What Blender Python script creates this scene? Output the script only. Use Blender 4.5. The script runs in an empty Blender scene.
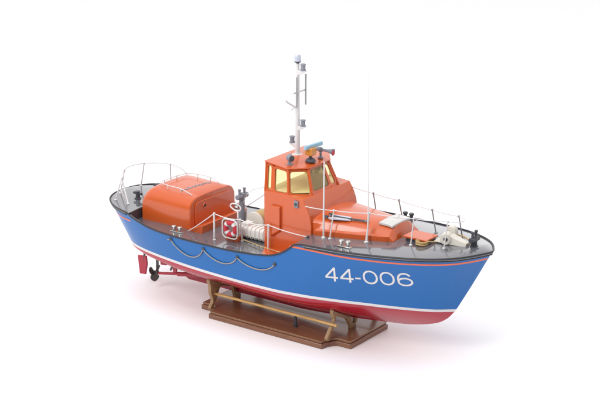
import bpy, bmesh, math, random
from mathutils import Vector, Matrix
random.seed(7)
S = 0.05          # model scale: one drawing metre is 5 cm, the finished model is about 66 cm long
ZO = 0.67         # drawing height of the table below the drawing's zero
scene = bpy.context.scene
COL = scene.collection

# ------------------------------------------------------------------ camera
AZ, PIT, ROLL, FPX = 54.314, 17.584, 0.135, 1740.577
CAM = (28.361, -39.027, 18.299)
a, e, r = math.radians(AZ), math.radians(PIT), math.radians(ROLL)
hv = Vector((-math.cos(a), math.sin(a), 0))
fw = hv*math.cos(e) - Vector((0, 0, math.sin(e)))
Rv = Vector((math.sin(a), math.cos(a), 0)); Uv = Rv.cross(fw)
R2 = Rv*math.cos(r) + Uv*math.sin(r); U2 = -Rv*math.sin(r) + Uv*math.cos(r)
cam = bpy.data.objects.new('camera', bpy.data.cameras.new('camera'))
COL.objects.link(cam)
m3 = Matrix((R2, U2, -fw)).transposed()
cam.matrix_world = Matrix.Translation(Vector((CAM[0]*S, CAM[1]*S, (CAM[2]+ZO)*S))) @ m3.to_4x4()
cam.data.sensor_width = 36; cam.data.lens = 36*FPX/600
cam.data.clip_start = .05; cam.data.clip_end = 200
scene.camera = cam

# ------------------------------------------------------------------ studio light
w = bpy.data.worlds.new('World'); scene.world = w; w.use_nodes = True
w.node_tree.nodes['Background'].inputs[0].default_value = (1, .99, 1, 1)
wn = w.node_tree; bg = wn.nodes['Background']
# white tent above and behind the table, a dimmer room on the camera's side
wt = wn.nodes.new('ShaderNodeTexCoord'); wd_ = wn.nodes.new('ShaderNodeVectorMath'); wd_.operation = 'DOT_PRODUCT'
wd_.inputs[1].default_value = (hv.x*.8, hv.y*.8, .55)
wm = wn.nodes.new('ShaderNodeMapRange'); wm.interpolation_type = 'SMOOTHSTEP'
wm.inputs[1].default_value = -.35; wm.inputs[2].default_value = .30; wm.inputs[3].default_value = 0.16; wm.inputs[4].default_value = 1.2
wn.links.new(wt.outputs['Generated'], wd_.inputs[0]); wn.links.new(wd_.outputs['Value'], wm.inputs[0]); wn.links.new(wm.outputs[0], bg.inputs[1])
scene.view_settings.view_transform = 'Standard'; scene.view_settings.look = 'None'
scene.view_settings.exposure = 0.0; scene.view_settings.gamma = 1
def softbox(name, loc, target, sx, sy, power, col=(1, 1, 1)):
    l = bpy.data.lights.new(name, 'AREA'); l.shape = 'RECTANGLE'; l.size = sx; l.size_y = sy
    l.energy = power; l.color = col
    o = bpy.data.objects.new(name, l); COL.objects.link(o); o.location = loc
    o.rotation_euler = (Vector(target)-Vector(loc)).to_track_quat('-Z', 'Y').to_euler()
    return o
softbox('overhead_softbox', (.1, -.2, 1.6), (0, 0, .1), 1.6, 1.2, 8)
softbox('key_softbox', (-.1, -1.9, 1.6), (0, -.1, .1), 1.2, .9, 31)


# ------------------------------------------------------------------ materials
def mat(name, col, rough=.4, metal=0, coat=0, bump=0, bscale=40, var=0, spec=.5):
    m = bpy.data.materials.new(name); m.use_nodes = True; nt = m.node_tree; b = nt.nodes['Principled BSDF']
    b.inputs['Base Color'].default_value = (*col, 1); b.inputs['Roughness'].default_value = rough
    b.inputs['Metallic'].default_value = metal; b.inputs['Coat Weight'].default_value = coat
    b.inputs['Coat Roughness'].default_value = .08; b.inputs['Specular IOR Level'].default_value = spec
    tc = nt.nodes.new('ShaderNodeTexCoord')
    if var:
        n = nt.nodes.new('ShaderNodeTexNoise'); n.inputs['Scale'].default_value = bscale*.6; n.inputs['Detail'].default_value = 2
        mr = nt.nodes.new('ShaderNodeMapRange'); mr.inputs[1].default_value = .1; mr.inputs[2].default_value = .9
        mr.inputs[3].default_value = 1-var; mr.inputs[4].default_value = 1+var
        mx = nt.nodes.new('ShaderNodeVectorMath'); mx.operation = 'SCALE'; mx.inputs[0].default_value = col
        nt.links.new(tc.outputs['Object'], n.inputs['Vector']); nt.links.new(n.outputs['Fac'], mr.inputs[0])
        nt.links.new(mr.outputs[0], mx.inputs['Scale']); nt.links.new(mx.outputs[0], b.inputs['Base Color'])
        mr2 = nt.nodes.new('ShaderNodeMapRange'); mr2.inputs[1].default_value = .1; mr2.inputs[2].default_value = .9
        mr2.inputs[3].default_value = rough*.8; mr2.inputs[4].default_value = rough*1.25
        nt.links.new(n.outputs['Fac'], mr2.inputs[0]); nt.links.new(mr2.outputs[0], b.inputs['Roughness'])
    if bump:
        n = nt.nodes.new('ShaderNodeTexNoise'); n.inputs['Scale'].default_value = bscale*3; n.inputs['Detail'].default_value = 3
        bp = nt.nodes.new('ShaderNodeBump'); bp.inputs['Strength'].default_value = bump; bp.inputs['Distance'].default_value = .0005
        nt.links.new(tc.outputs['Object'], n.inputs['Vector']); nt.links.new(n.outputs['Fac'], bp.inputs['Height'])
        nt.links.new(bp.outputs[0], b.inputs['Normal'])
    return m
def wood(name, c1, c2, scale, stretch, rough=.3, coat=.4):
    m = mat(name, c1, rough, coat=coat); nt = m.node_tree; b = nt.nodes['Principled BSDF']
    tc = nt.nodes.new('ShaderNodeTexCoord'); mp = nt.nodes.new('ShaderNodeMapping'); mp.inputs['Scale'].default_value = stretch
    n = nt.nodes.new('ShaderNodeTexNoise'); n.inputs['Scale'].default_value = scale; n.inputs['Detail'].default_value = 8; n.inputs['Distortion'].default_value = .6
    cr = nt.nodes.new('ShaderNodeValToRGB'); cr.color_ramp.elements[0].position = .35; cr.color_ramp.elements[1].position = .65
    cr.color_ramp.elements[0].color = (*c1, 1); cr.color_ramp.elements[1].color = (*c2, 1)
    nt.links.new(tc.outputs['Object'], mp.inputs[0]); nt.links.new(mp.outputs[0], n.inputs['Vector'])
    nt.links.new(n.outputs['Fac'], cr.inputs[0]); nt.links.new(cr.outputs[0], b.inputs['Base Color'])
    return m
def glass(name, tint, fac, body=None, bodyfac=0):
    m = bpy.data.materials.new(name); m.use_nodes = True; nt = m.node_tree; nt.nodes.clear()
    out = nt.nodes.new('ShaderNodeOutputMaterial'); t = nt.nodes.new('ShaderNodeBsdfTransparent'); t.inputs[0].default_value = (*tint, 1)
    g = nt.nodes.new('ShaderNodeBsdfGlossy'); g.inputs['Roughness'].default_value = .03
    mx = nt.nodes.new('ShaderNodeMixShader'); mx.inputs[0].default_value = fac
    nt.links.new(t.outputs[0], mx.inputs[1]); nt.links.new(g.outputs[0], mx.inputs[2])
    last = mx
    if body:
        d = nt.nodes.new('ShaderNodeBsdfDiffuse'); d.inputs[0].default_value = (*body, 1)
        m2 = nt.nodes.new('ShaderNodeMixShader'); m2.inputs[0].default_value = bodyfac
        nt.links.new(mx.outputs[0], m2.inputs[1]); nt.links.new(d.outputs[0], m2.inputs[2]); last = m2
    nt.links.new(last.outputs[0], out.inputs[0])
    return m
M = dict(
 blue=mat('blue_paint', (.006, .118, .375), .28, coat=.0, spec=.38),
 red=mat('red_paint', (.38, .006, .026), .24, coat=.3),
 white=mat('white_paint', (.64, .62, .62), .35, coat=.2, var=.03),
 orange=mat('orange_paint', (.56, .092, .015), .26, coat=.4),
 stripe=mat('orange_stripe', (.70, .13, .05), .35),
 black=mat('black_rubber', (.018, .018, .022), .4, var=.15),
 deck=mat('grey_deck_paint', (.112, .115, .13), .14, coat=1, bscale=12, var=.05),
 liner=mat('interior_lining', (.88, .83, .66), .5),
 raft=mat('white_raft_cover', (.76, .74, .70), .45, var=.04),
 dark=mat('dark_grey_fitting', (.05, .053, .065), .38, var=.1),
 deckwall=mat('bulkhead_shade_tone', (.09, .075, .085), .4, var=.08),  # darkened to put the shadow on the stern bulkhead into its colour
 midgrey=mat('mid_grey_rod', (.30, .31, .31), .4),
 grey=mat('grey_fitting', (.21, .22, .26), .38, var=.1),
 steel=mat('bright_metal', (.62, .61, .58), .25, metal=1),
 wire=mat('pale_wire', (.66, .63, .63), .4),
 cream=mat('cream_paint', (.66, .63, .56), .45, bump=.1, bscale=60, var=.04),
 yellow=mat('cream_yellow_lining', (.93, .76, .34), .5),
 lens=mat('pale_blue_lens', (.50, .53, .62), .15, coat=.5),
 amber=mat('amber_box', (.55, .22, .03), .3, coat=.3, var=.1),
 scan=mat('pale_blue_scanner', (.30, .50, .64), .35),
 rope=mat('tan_rope', (.50, .34, .15), .85, bump=.6, bscale=150, var=.2),
 becket=mat('grey_rope', (.34, .30, .26), .8, bump=.5, bscale=150, var=.15),
 buoyred=mat('red_buoy_cloth', (.50, .018, .035), .5, bump=.2, bscale=80),
 prop=mat('dull_bronze', (.10, .095, .09), .4, metal=.6, var=.2),
 sky=mat('pale_skylight', (.56, .55, .53), .2, coat=.5),
 wood=wood('stained_plinth_wood', (.17, .068, .033), (.25, .105, .052), 30, (1.2, 14, 14), .33, .3),
 ply=wood('beech_plywood', (.24, .135, .062), (.36, .22, .11), 40, (14, 2, 14), .5, .1),
 dowel=wood('beech_dowel', (.46, .26, .08), (.60, .38, .14), 30, (2, 16, 16), .45, .2),
 glass=glass('clear_window_glass', (1, .98, .85), .05),
 smoke=glass('smoked_window_glass', (.62, .56, .42), .07, (.42, .33, .15), .28),
 floor=mat('white_table_sheet', (.95, .935, .945), .55, spec=.3),
)

_b = M['deck'].node_tree.nodes['Principled BSDF']; _b.inputs['Coat IOR'].default_value = 1.52; _b.inputs['Coat Roughness'].default_value = .04
# ------------------------------------------------------------------ mesh helpers
class MB:
    def __init__(s): s.v = []; s.f = []; s.m = []
    def add(s, vs, fs, mi=0):
        n = len(s.v); s.v += [tuple(p) for p in vs]; s.f += [tuple(i+n for i in f) for f in fs]; s.m += [mi]*len(fs); return s
    def box(s, x0, x1, y0, y1, z0, z1, mi=0):
        v = [(x, y, z) for z in (z0, z1) for y in (y0, y1) for x in (x0, x1)]
        return s.add(v, [(0,2,3,1),(4,5,7,6),(0,1,5,4),(2,6,7,3),(0,4,6,2),(1,3,7,5)], mi)
    def obox(s, c, ax, ay, az, mi=0):
        c = Vector(c); ax, ay, az = Vector(ax), Vector(ay), Vector(az)
        v = [c+ax*i+ay*j+az*k for k in (-1, 1) for j in (-1, 1) for i in (-1, 1)]
        return s.add(v, [(0,2,3,1),(4,5,7,6),(0,1,5,4),(2,6,7,3),(0,4,6,2),(1,3,7,5)], mi)
    def prism(s, poly, fn, h0, h1, mi=0):
        n = len(poly); v = [fn(p, h0) for p in poly]+[fn(p, h1) for p in poly]
        return s.add(v, [tuple(range(n))[::-1], tuple(range(n, 2*n))]+[(i, (i+1) % n, n+(i+1) % n, n+i) for i in range(n)], mi)
    def lathe(s, c, ax, prof, n=20, mi=0):
        c = Vector(c); ax = Vector(ax).normalized(); u = ax.orthogonal().normalized(); w_ = ax.cross(u)
        v = []; f = []
        for (h, r_) in prof:
            for k in range(n):
                t = 2*math.pi*k/n; v.append(c+ax*h+(u*math.cos(t)+w_*math.sin(t))*r_)
        for i in range(len(prof)-1):
            for k in range(n):
                f.append((i*n+k, i*n+(k+1) % n, (i+1)*n+(k+1) % n, (i+1)*n+k))
        f.append(tuple(range(n))[::-1]); f.append(tuple(range((len(prof)-1)*n, len(prof)*n)))
        return s.add(v, f, mi)
    def tube(s, pts, r_, n=8, closed=False, mi=0):
        pts = [Vector(p) for p in pts]; N = len(pts); v = []; f = []
        rr = r_ if isinstance(r_, (list, tuple)) else [r_]*N
        up = None
        for i, p in enumerate(pts):
            if closed: t = pts[(i+1) % N]-pts[i-1]
            else: t = pts[min(i+1, N-1)]-pts[max(i-1, 0)]
            t.normalize()
            if up is None:
                up = Vector((0, 0, 1)) if abs(t.z) < .9 else Vector((1, 0, 0))
            u = (up-t*up.dot(t))
            if u.length < 1e-4: u = t.orthogonal()
            u.normalize(); up = u; w_ = t.cross(u)
            for k in range(n):
                q = 2*math.pi*k/n; v.append(p+(u*math.cos(q)+w_*math.sin(q))*rr[i])
        for i in range(N if closed else N-1):
            j = (i+1) % N
            for k in range(n): f.append((i*n+k, i*n+(k+1) % n, j*n+(k+1) % n, j*n+k))
        if not closed: f += [tuple(range(n))[::-1], tuple(range((N-1)*n, N*n))]
        return s.add(v, f, mi)
    def sphere(s, c, r_, n=16, sc=(1, 1, 1), mi=0):
        v = []; f = []; m_ = n//2
        for i in range(m_+1):
            p = math.pi*i/m_
            for k in range(n):
                q = 2*math.pi*k/n
                v.append((c[0]+r_*sc[0]*math.sin(p)*math.cos(q), c[1]+r_*sc[1]*math.sin(p)*math.sin(q), c[2]+r_*sc[2]*math.cos(p)))
        for i in range(m_):
            for k in range(n): f.append((i*n+k, (i+1)*n+k, (i+1)*n+(k+1) % n, i*n+(k+1) % n))
        return s.add(v, f, mi)
    def torus(s, c, ax, R_, r_, n=32, k=10, mi=0, a0=0, a1=2*math.pi, sq=2.0, ex=1, ey=1):
        c = Vector(c); ax = Vector(ax).normalized(); u = ax.orthogonal().normalized(); w_ = ax.cross(u)
        full = abs(a1-a0-2*math.pi) < 1e-6; pts = []
        for i in range(n if full else n+1):
            t = a0+(a1-a0)*i/n; ct, st = math.cos(t), math.sin(t)
            q = (abs(ct)**sq+abs(st)**sq)**(-1/sq)
            pts.append(c+(u*ct*ex+w_*st*ey)*R_*q)
        return s.tube(pts, r_, k, closed=full, mi=mi)
    def grid(s, rows, mi=0, closed=False):
        nu, nv = len(rows), len(rows[0]); v = [p for r_ in rows for p in r_]; f = []
        for i in range(nu-1):
            for j in range(nv if closed else nv-1):
                k = (j+1) % nv
                f.append((i*nv+j, i*nv+k, (i+1)*nv+k, (i+1)*nv+j))
        return s.add(v, f, mi)
    def build(s, name, mats, parent=None, ang=35, bevel=0, seg=2, merge=True, loc=None):
        me = bpy.data.meshes.new(name)
        o3 = Vector(loc) if loc else Vector((0, 0, 0))
        if parent is not None:
            q = parent; acc = Vector((0, 0, 0))
            while q is not None: acc += Vector(q.location); q = q.parent
            o3 = acc/S-Vector((0, 0, ZO))
        me.from_pydata([((p[0]-o3[0])*S, (p[1]-o3[1])*S, (p[2]-o3[2])*S) for p in s.v], [], s.f)
        if not isinstance(mats, (list, tuple)): mats = [mats]
        for m_ in mats: me.materials.append(M[m_])
        for p, i in zip(me.polygons, s.m): p.material_index = i
        bm = bmesh.new(); bm.from_mesh(me)
        if merge: bmesh.ops.remove_doubles(bm, verts=bm.verts, dist=1e-6)
        bmesh.ops.dissolve_degenerate(bm, edges=bm.edges, dist=1e-7)
        bmesh.ops.recalc_face_normals(bm, faces=bm.faces); bm.to_mesh(me); bm.free()
        for p in me.polygons: p.use_smooth = True
        me.set_sharp_from_angle(angle=math.radians(ang))
        o = bpy.data.objects.new(name, me); COL.objects.link(o)
        if parent is not None: o.parent = parent
        elif loc: o.location = (o3[0]*S, o3[1]*S, (o3[2]+ZO)*S)
        else: o.location = (0, 0, ZO*S)
        if bevel:
            b = o.modifiers.new('bevel', 'BEVEL'); b.width = bevel*S; b.segments = seg; b.limit_method = 'ANGLE'; b.angle_limit = math.radians(30)
            b.harden_normals = False
        return o
def tag(o, label=None, cat=None, group=None, kind=None):
    if label: o['label'] = label
    if cat: o['category'] = cat
    if group: o['group'] = group
    if kind: o['kind'] = kind
    return o
def empty(name, loc=(0, 0, 0)):
    o = bpy.data.objects.new(name, None); COL.objects.link(o); o.empty_display_size = .02
    o.location = (loc[0]*S, loc[1]*S, (loc[2]+ZO)*S); return o
def smooth_path(P, n=8):
    P = [Vector(p) for p in P]; out = []
    for i in range(len(P)-1):
        p0 = P[max(i-1, 0)]; p1 = P[i]; p2 = P[i+1]; p3 = P[min(i+2, len(P)-1)]
        for k in range(n):
            t = k/n
            out.append(.5*((2*p1)+(p2-p0)*t+(2*p0-5*p1+4*p2-p3)*t*t+(3*p1-p0-3*p2+p3)*t**3))
    out.append(P[-1]); return out
def sag(p, q, d, n=10):
    p = Vector(p); q = Vector(q)
    return [p.lerp(q, i/n)-Vector((0, 0, 4*d*(i/n)*(1-i/n))) for i in range(n+1)]
def rrect(w_, h_, r_, n=6):
    out = []
    for cx, cy, a0 in ((w_-r_, h_-r_, 0), (r_-w_, h_-r_, 90), (r_-w_, r_-h_, 180), (w_-r_, r_-h_, 270)):
        for k in range(n+1):
            t = math.radians(a0+90*k/n); out.append((cx+r_*math.cos(t), cy+r_*math.sin(t)))
    return out

# ------------------------------------------------------------------ hull form
def lerp_tab(tab, x):
    # smooth (monotone cubic) table lookup
    n=len(tab)
    if x<=tab[0][0]: return tab[0][1]
    if x>=tab[-1][0]: return tab[-1][1]
    i=0
    while tab[i+1][0]<x: i+=1
    def d(k): return (tab[k+1][1]-tab[k][1])/(tab[k+1][0]-tab[k][0])
    def m(k):
        if k==0: return d(0)
        if k==n-1: return d(n-2)
        a,b=d(k-1),d(k)
        return 0.0 if a*b<=0 else 2*a*b/(a+b)
    x0,y0=tab[i]; x1,y1=tab[i+1]; h=x1-x0; t=(x-x0)/h
    m0,m1=m(i)*h,m(i+1)*h
    return (2*t**3-3*t*t+1)*y0+(t**3-2*t*t+t)*m0+(-2*t**3+3*t*t)*y1+(t**3-t*t)*m1
XS_D,XB_D=-6.50,6.72          # ends at the sheer
XS_W,XB_W=-5.70,5.63          # ends at the waterline
BD=[(-6.50,0),(-6.46,.36),(-6.33,.72),(-6.1,1.02),(-5.7,1.32),(-5.3,1.48),(-4.5,1.66),(-3.5,1.79),(-2,1.87),(-.5,1.9),(1,1.9),(2.2,1.87),(3,1.82),(3.9,1.71),(4.8,1.53),(5.33,1.36),(5.83,1.1),(6.15,.86),(6.4,.58),(6.6,.27),(6.69,.1),(6.72,0)]
BW=[(-5.70,0),(-5.66,.35),(-5.5,.75),(-5.2,1.06),(-4.5,1.33),(-3.7,1.5),(-2.97,1.61),(-2.26,1.69),(-1.44,1.75),(-.3,1.79),(.58,1.77),(1.53,1.64),(2.69,1.33),(3.4,1.09),(3.9,.93),(5.1,.42),(5.63,0)]
ZSH=[(-6.5,2.15),(-5,2.10),(-3,2.12),(-1,2.3),(1.7,2.52),(3,2.56),(4,2.61),(5,2.67),(6,2.73),(6.72,2.80)]
ZG=[(-5.0,2.10),(-4.9,2.07),(-4.75,2.0),(-4.5,1.93),(-4.05,1.84),(-3.47,1.80),(-2.7,1.79),(-1.2,1.81),(-.13,1.87),(.58,1.96),(.94,2.08),(1.28,2.29),(1.52,2.48),(1.8,2.525)]
ZC=[(-5.70,.90),(-5.5,.72),(-5.0,.58),(-4,.4),(-3,.2),(-1.5,.02),(0,-.08),(1.5,-.12),(2.5,-.07),(3.16,-.02),(3.83,.05),(4.43,.16),(5.05,.35),(5.37,.55),(5.63,.84)]
def zw(x): return .88-.007*x
def zsheer(x): return lerp_tab(ZSH,x)
def gun(x):
    return lerp_tab(ZG,x) if -5.0<x<1.8 else zsheer(x)
def hp(s,v):
    """point of the topsides at fraction s of the length and v of the height between waterline and sheer"""
    xw=XS_W+s*(XB_W-XS_W); xd=XS_D+s*(XB_D-XS_D)
    # ends rake, the middle keeps its stations
    x=xw+(xd-xw)*v
    yw=lerp_tab(BW,xw); yd=lerp_tab(BD,xd)
    k=1.0+.55*max(0,min(1,(s-.5)/.4))
    y=yw+(yd-yw)*v**k
    z=zw(x)+v*(zsheer(x)-zw(x))
    return x,y,z
def B(x,z):
    """half breadth of the topsides at x,z"""
    v=(z-zw(x))/(zsheer(x)-zw(x)); v=max(0,min(1.02,v))
    a=XS_W+(XS_D-XS_W)*v; b=XB_W+(XB_D-XB_W)*v
    s=max(0,min(1,(x-a)/(b-a)))
    return hp(s,v)[1]
def bilge(x,d):
    """below the waterline, d=0 at the waterline, 1 at the keel"""
    zc=lerp_tab(ZC,x); w=lerp_tab(BW,x)
    p=1.7-.5*max(0,min(1,(x-1.5)/2.5))+1.5*max(0,min(1,(-x-1.5)/3))
    return w*(1-d**p), zw(x)+(zc-zw(x))*d

def deck(x,y=0.0):
    """height of the cambered decks"""
    b=max(.01,B(x,gun(x)))
    if x>1.5: return zsheer(x)-.01+.11*min(1,b/.7)*(1-min(1,(y/b)**2))
    if x<-4.87: return zsheer(x)-.01+.07*min(1,b/.7)*(1-min(1,(y/b)**2))
    return 1.79+.04*(1-min(1,(y/1.85)**2))

# ------------------------------------------------------------------ table sheet
fl = MB(); fl.add([(-400, -400, -ZO), (400, -400, -ZO), (400, 400, -ZO), (-400, 400, -ZO)], [(0, 1, 2, 3)])
tag(fl.build('floor', 'floor'), kind='structure')

# ------------------------------------------------------------------ display stand
stand = empty('display_stand', (.1, 0, -ZO))
tag(stand, 'varnished brown wooden display stand under the lifeboat, with pale cradle frames and rods', 'stand')
def plinth_outline(o=0.0):
    X0, X1, XW, W, N, R_ = -2.61, 2.81, 2.05, 1.46, .98, .46
    cx = .03; half = []
    for sx in (1, -1):
        pts = []
        n = 8
        for k in range(n+1):
            t = math.pi/2*k/n   # concave quarter round between the wide middle and the narrow end
            px = XW+R_*.62-R_*.62*math.cos(t); py = W-(W-N)*math.sin(t)
            pts.append((px, py))
        pts.append((2.71, N))
        half.append([(cx+.0+sx*(x-o), y-o) for x, y in pts])
    right, left = half
    top = left[::-1]+right
    return top+[(x, -y) for x, y in top[::-1]]
pb = MB()
pb.prism(plinth_outline(0), lambda p, h: (p[0]+.07, p[1], h), -ZO, -.52)
pb.build('base_board', 'wood', stand, bevel=.02, ang=30)
pt = MB(); pt.prism(plinth_outline(.035), lambda p, h: (p[0]+.07, p[1], h), -.519, -.45)
pt.build('top_board', 'wood', stand, bevel=.018, ang=30)
for z_, o_ in ((-.458, .037),):
    mb = MB(); mb.tube([(x+.07, y, z_) for x, y in plinth_outline(o_)], .011, 6, closed=True); mb.build('edge_line', 'ply', stand, ang=60)
def hull_y(x, z):
    if z >= zw(x): return B(x, z)
    zc = lerp_tab(ZC, x); lo, hi = 0, 1
    for _ in range(40):
        m_ = (lo+hi)/2
        if bilge(x, m_)[1] > z: lo = m_
        else: hi = m_
    return bilge(x, lo)[0]
def frame(x, th=.11):
    zc = lerp_tab(ZC, x)
    up = []
    ztop = .40 if x > 0 else .50
    n = 14
    for k in range(n+1):
        z = ztop-(ztop-(zc+.01))*k/n
        up.append((hull_y(x, z)+.012, z-.012))
    up = [(y, z) for y, z in up if y > .09]+[(.09, -.2 if x > 0 else -.1), (.09, -.30)]
    y0 = up[0][0]
    outer = smooth_path([(1.30, -.45, 0), (1.33, -.37, 0), (1.20, -.2, 0), (y0-.02, .06, 0), (y0+.0, ztop-.2, 0), (y0+.06, ztop-.05, 0), (y0+.03, ztop+.03, 0)], 5)
    outer = [(p.x, p.y) for p in outer]
    arm = [(y-.03, z-.13) for y, z in up if .28 < y < .95][::-1]
    inner = [(.13, -.45), (.13, -.36)]+arm+[(p.x, p.y) for p in smooth_path([(.96, -.02, 0), (1.03, -.16, 0), (1.17, -.35, 0), (1.20, -.45, 0)], 4)]
    half = outer+up
    poly = half+[(-y, z) for y, z in half[::-1]]+[(-y, z) for y, z in inner[::-1]]+inner
    mb = MB(); mb.prism(poly, lambda p, h: (h, p[0], p[1]), x-th/2, x+th/2)
    return mb
for x in (-2.02, 2.2): frame(x).build('cradle_frame', 'ply', stand, bevel=.012, merge=False)
for sy in (-1, 1):
    mb = MB(); mb.tube([(-2.2+.35*k, sy*1.10, .0) for k in range(14)]+[(2.42, sy*1.10, .0)], .043, 12)
    mb.build('cradle_rod', 'dowel', stand)
mb = MB(); mb.lathe((.83, -.90, -.45), (0, 0, 1), [(0, .075), (.04, .075), (.05, .045), (.36, .045)], 14); mb.build('support_peg', 'dark', stand)

# ------------------------------------------------------------------ the boat
boat = empty('model_lifeboat', (0, 0, -.26))
tag(boat, 'blue and red model lifeboat with orange cabins, numbered 44-006 on its bow', 'model boat')

# hull -------------------------------------------------------------
NS = 150
def sfrac(i):
    t = i/NS
    return .5-.5*math.cos(math.pi*t)
def gun_v(s):
    v = 1.0
    for _ in range(30):
        x = XS_W+s*(XB_W-XS_W)+((XS_D-XS_W)+s*((XB_D-XB_W)-(XS_D-XS_W)))*v
        v = .5*v+.5*(gun(x)-zw(x))/(zsheer(x)-zw(x))
    return min(v, 1.0)
GUN = []          # starboard gunwale points
hullmb = MB()
WS = .045         # half height of the white boot top
for side in (-1, 1):
    above = []
    for i in range(NS+1):
        s = sfrac(i); vg = gun_v(s); x0, y0, z0 = hp(s, 0)
        v1 = WS*1.3/(zsheer(x0)-zw(x0))
        vs = [0, v1]+[v1+(vg-v1)*k/14 for k in range(1, 15)]
        row = []
        for v in vs:
            x, y, z = hp(s, v); row.append((x, side*y, z))
        above.append(row)
        if side == -1: GUN.append(Vector(hp(s, vg)))
    hullmb.grid([r_[0:2] for r_ in above], 1)
    hullmb.grid([r_[1:] for r_ in above], 0)
    below = []
    for i in range(NS+1):
        s = sfrac(i); x = XS_W+s*(XB_W-XS_W); zc = lerp_tab(ZC, x)
        row = []
        d1 = min(.9, max(0, WS*.6/max(.001, zw(x)-zc)))
        for d in [0, d1]+[d1+(1-d1)*k/16 for k in range(1, 17)]:
            y, z = bilge(x, d); row.append((x, side*y, z))
        below.append(row)
    hullmb.grid([r_[0:2] for r_ in below], 1)
    hullmb.grid([r_[1:] for r_ in below], 2)
hull = hullmb.build('hull', ['blue', 'white', 'red'], boat, ang=50)
# inside of the bulwark where the gunwale rises from the well
inb = MB()
for side in (-1, 1):
    rows = []
    for p in GUN:
        if -5.0 < p.x < 1.75:
            rows.append([(p.x, side*(p.y-.012), p.z-.004), (p.x, side*(p.y-.05), p.z-.004)]+[(p.x, side*(B(p.x, 1.74+(p.z-1.74)*k/5)-.055), 1.74+(p.z-1.744)*k/5) for k in (4, 3, 2, 1, 0)])
    inb.grid(rows)
inb.build('bulwark', 'deck', boat)
# keel
kp = [(-3.98, .5), (-4.02, -.02), (-3.98, -.2), (-3.84, -.26), (.4, -.26), (1.17, -.21), (1.9, -.145), (2.7, -.07), (3.4, .02), (3.4, .3), (-3, .6)]
kb = MB(); kb.prism(kp, lambda p, h: (p[0], h, p[1]), -.055, .055); kb.build('keel', 'red', boat, bevel=.015, merge=False)

# decks
def deck_part(name, x0, x1, inset=.0, mi='deck', nx=140, ny=16):
    rows = []
    for i in range(nx+1):
        t = i/nx
        if x0 < -5: t = 1-(1-t)**1.0; x = x0+(x1-x0)*(t*t*(.7)+t*.3)
        elif x1 > 5: x = x0+(x1-x0)*(1-(1-t)**2*.7-(1-t)*.3)
        else: x = x0+(x1-x0)*t
        b = max(.002, B(x, min(gun(x), zsheer(x)))-inset)
        if x <= XS_D+.01 or x >= XB_D-.01: b = .002
        rows.append([(x, b*(-1+2*j/ny), deck(x, b*(-1+2*j/ny))) for j in range(ny+1)])
    m_ = MB(); m_.grid(rows); return m_.build(name, mi, boat)
deck_part('foredeck', 1.52, 6.71)
deck_part('stern_deck', -6.49, -4.88)
wd = MB(); rows = []
for i in range(61):
    x = -4.9+6.6*i/60
    b = B(x, 1.75)-.04
    rows.append([(x, b*(-1+j/8), 1.79+.04*(1-(-1+j/8)**2)) for j in range(17)])
wd.grid(rows); wd.build('well_deck', 'deck', boat)
for nm, x in (('aft_bulkhead', -4.88), ('fore_bulkhead', 1.56)):
    m_ = MB(); rows = []
    for j in range(21):
        f = -1+j/10; bt = B(x, gun(x))-.05; bb = B(x, 1.6)-.06; zt = min(deck(x+(-.03 if x < 0 else .03), bt*f)-.004, gun(x)+.09)
        rows.append([(x-.02, bb*f, 1.6), (x-.02, bt*f, zt), (x+.02, bt*f, zt), (x+.02, bb*f, 1.6)])
    m_.grid(rows, closed=True); m_.build(nm, 'deckwall', boat)
# black gunwale rail and the fine strakes
def off(p, out, dz):  return Vector((p.x, p.y+out, p.z+dz))
full = [off(p, .02, 0) for p in GUN]+[Vector((p.x, -p.y-.02, p.z)) for p in GUN[::-1]]
full = [Vector((p.x, -p.y, p.z)) for p in full]
cl = [full[0]]
for p in full[1:]:
    if (p-cl[-1]).length > .02: cl.append(p)
if (cl[0]-cl[-1]).length < .02: cl.pop()
gr = MB(); gr.tube(cl, .026, 10, closed=True); gr.build('gunwale_rail', 'black', boat, ang=60)
def contour(dz, out, xa, xb, n=90, both=True):
    """closed line on both sides round the bow (xb beyond it) or stern"""
    pts = []
    for i in range(n+1):
        t = i/n; x = xa+(xb-xa)*(1-(1-t)**2)
        pts.append((x, t))
    return pts
def side_line(dz, out, s0, s1, n=100):
    pts = []
    for i in range(n+1):
        t = i/n; s = s0+(s1-s0)*t
        x, y, z = hp(s, 1.0)
        vv = 1+dz/(zsheer(x)-zw(x))
        x, y, z = hp(s, vv); pts.append(Vector((x, y+out, z)))
    return pts
def wrap(pts, r_, name, m_, closed_end=True):
    path = [Vector((p.x, -p.y, p.z)) for p in pts]+[Vector((p.x, p.y, p.z)) for p in pts[::-1]]
    q = [path[0]]
    for p in path[1:]:
        if (p-q[-1]).length > .015: q.append(p)
    mb = MB(); mb.tube(q, r_, 8); return mb.build(name, m_, boat, ang=60)
def ease(n, a_, b_):
    return [a_+(b_-a_)*math.sin(math.pi/2*i/n) for i in range(n+1)]
def rake_line(dz, out, x_from, bow=True, n=110):
    s_from = (x_from-XS_D)/(XB_D-XS_D)
    ss = ease(n, s_from, 1.0) if bow else ease(n, s_from, 0.0)
    pts = []
    for s in ss:
        x, y, z = hp(s, 1.0); vv = 1+dz/(zsheer(x)-zw(x))
        x, y, z = hp(s, vv); pts.append(Vector((x+(out if bow else -out)*(1 if s in (0., 1.) else 0), y+out, z)))
    return pts
wrap(rake_line(-.040, .018, 1.80), .020, 'fender_strip', 'grey')
wrap(rake_line(-.078, .016, 1.84), .028, 'lower_fender', 'black')
wrap(rake_line(-.040, .018, -5.02, False), .020, 'fender_strip', 'grey')
wrap(rake_line(-.078, .016, -5.05, False), .028, 'lower_fender', 'black')
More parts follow.
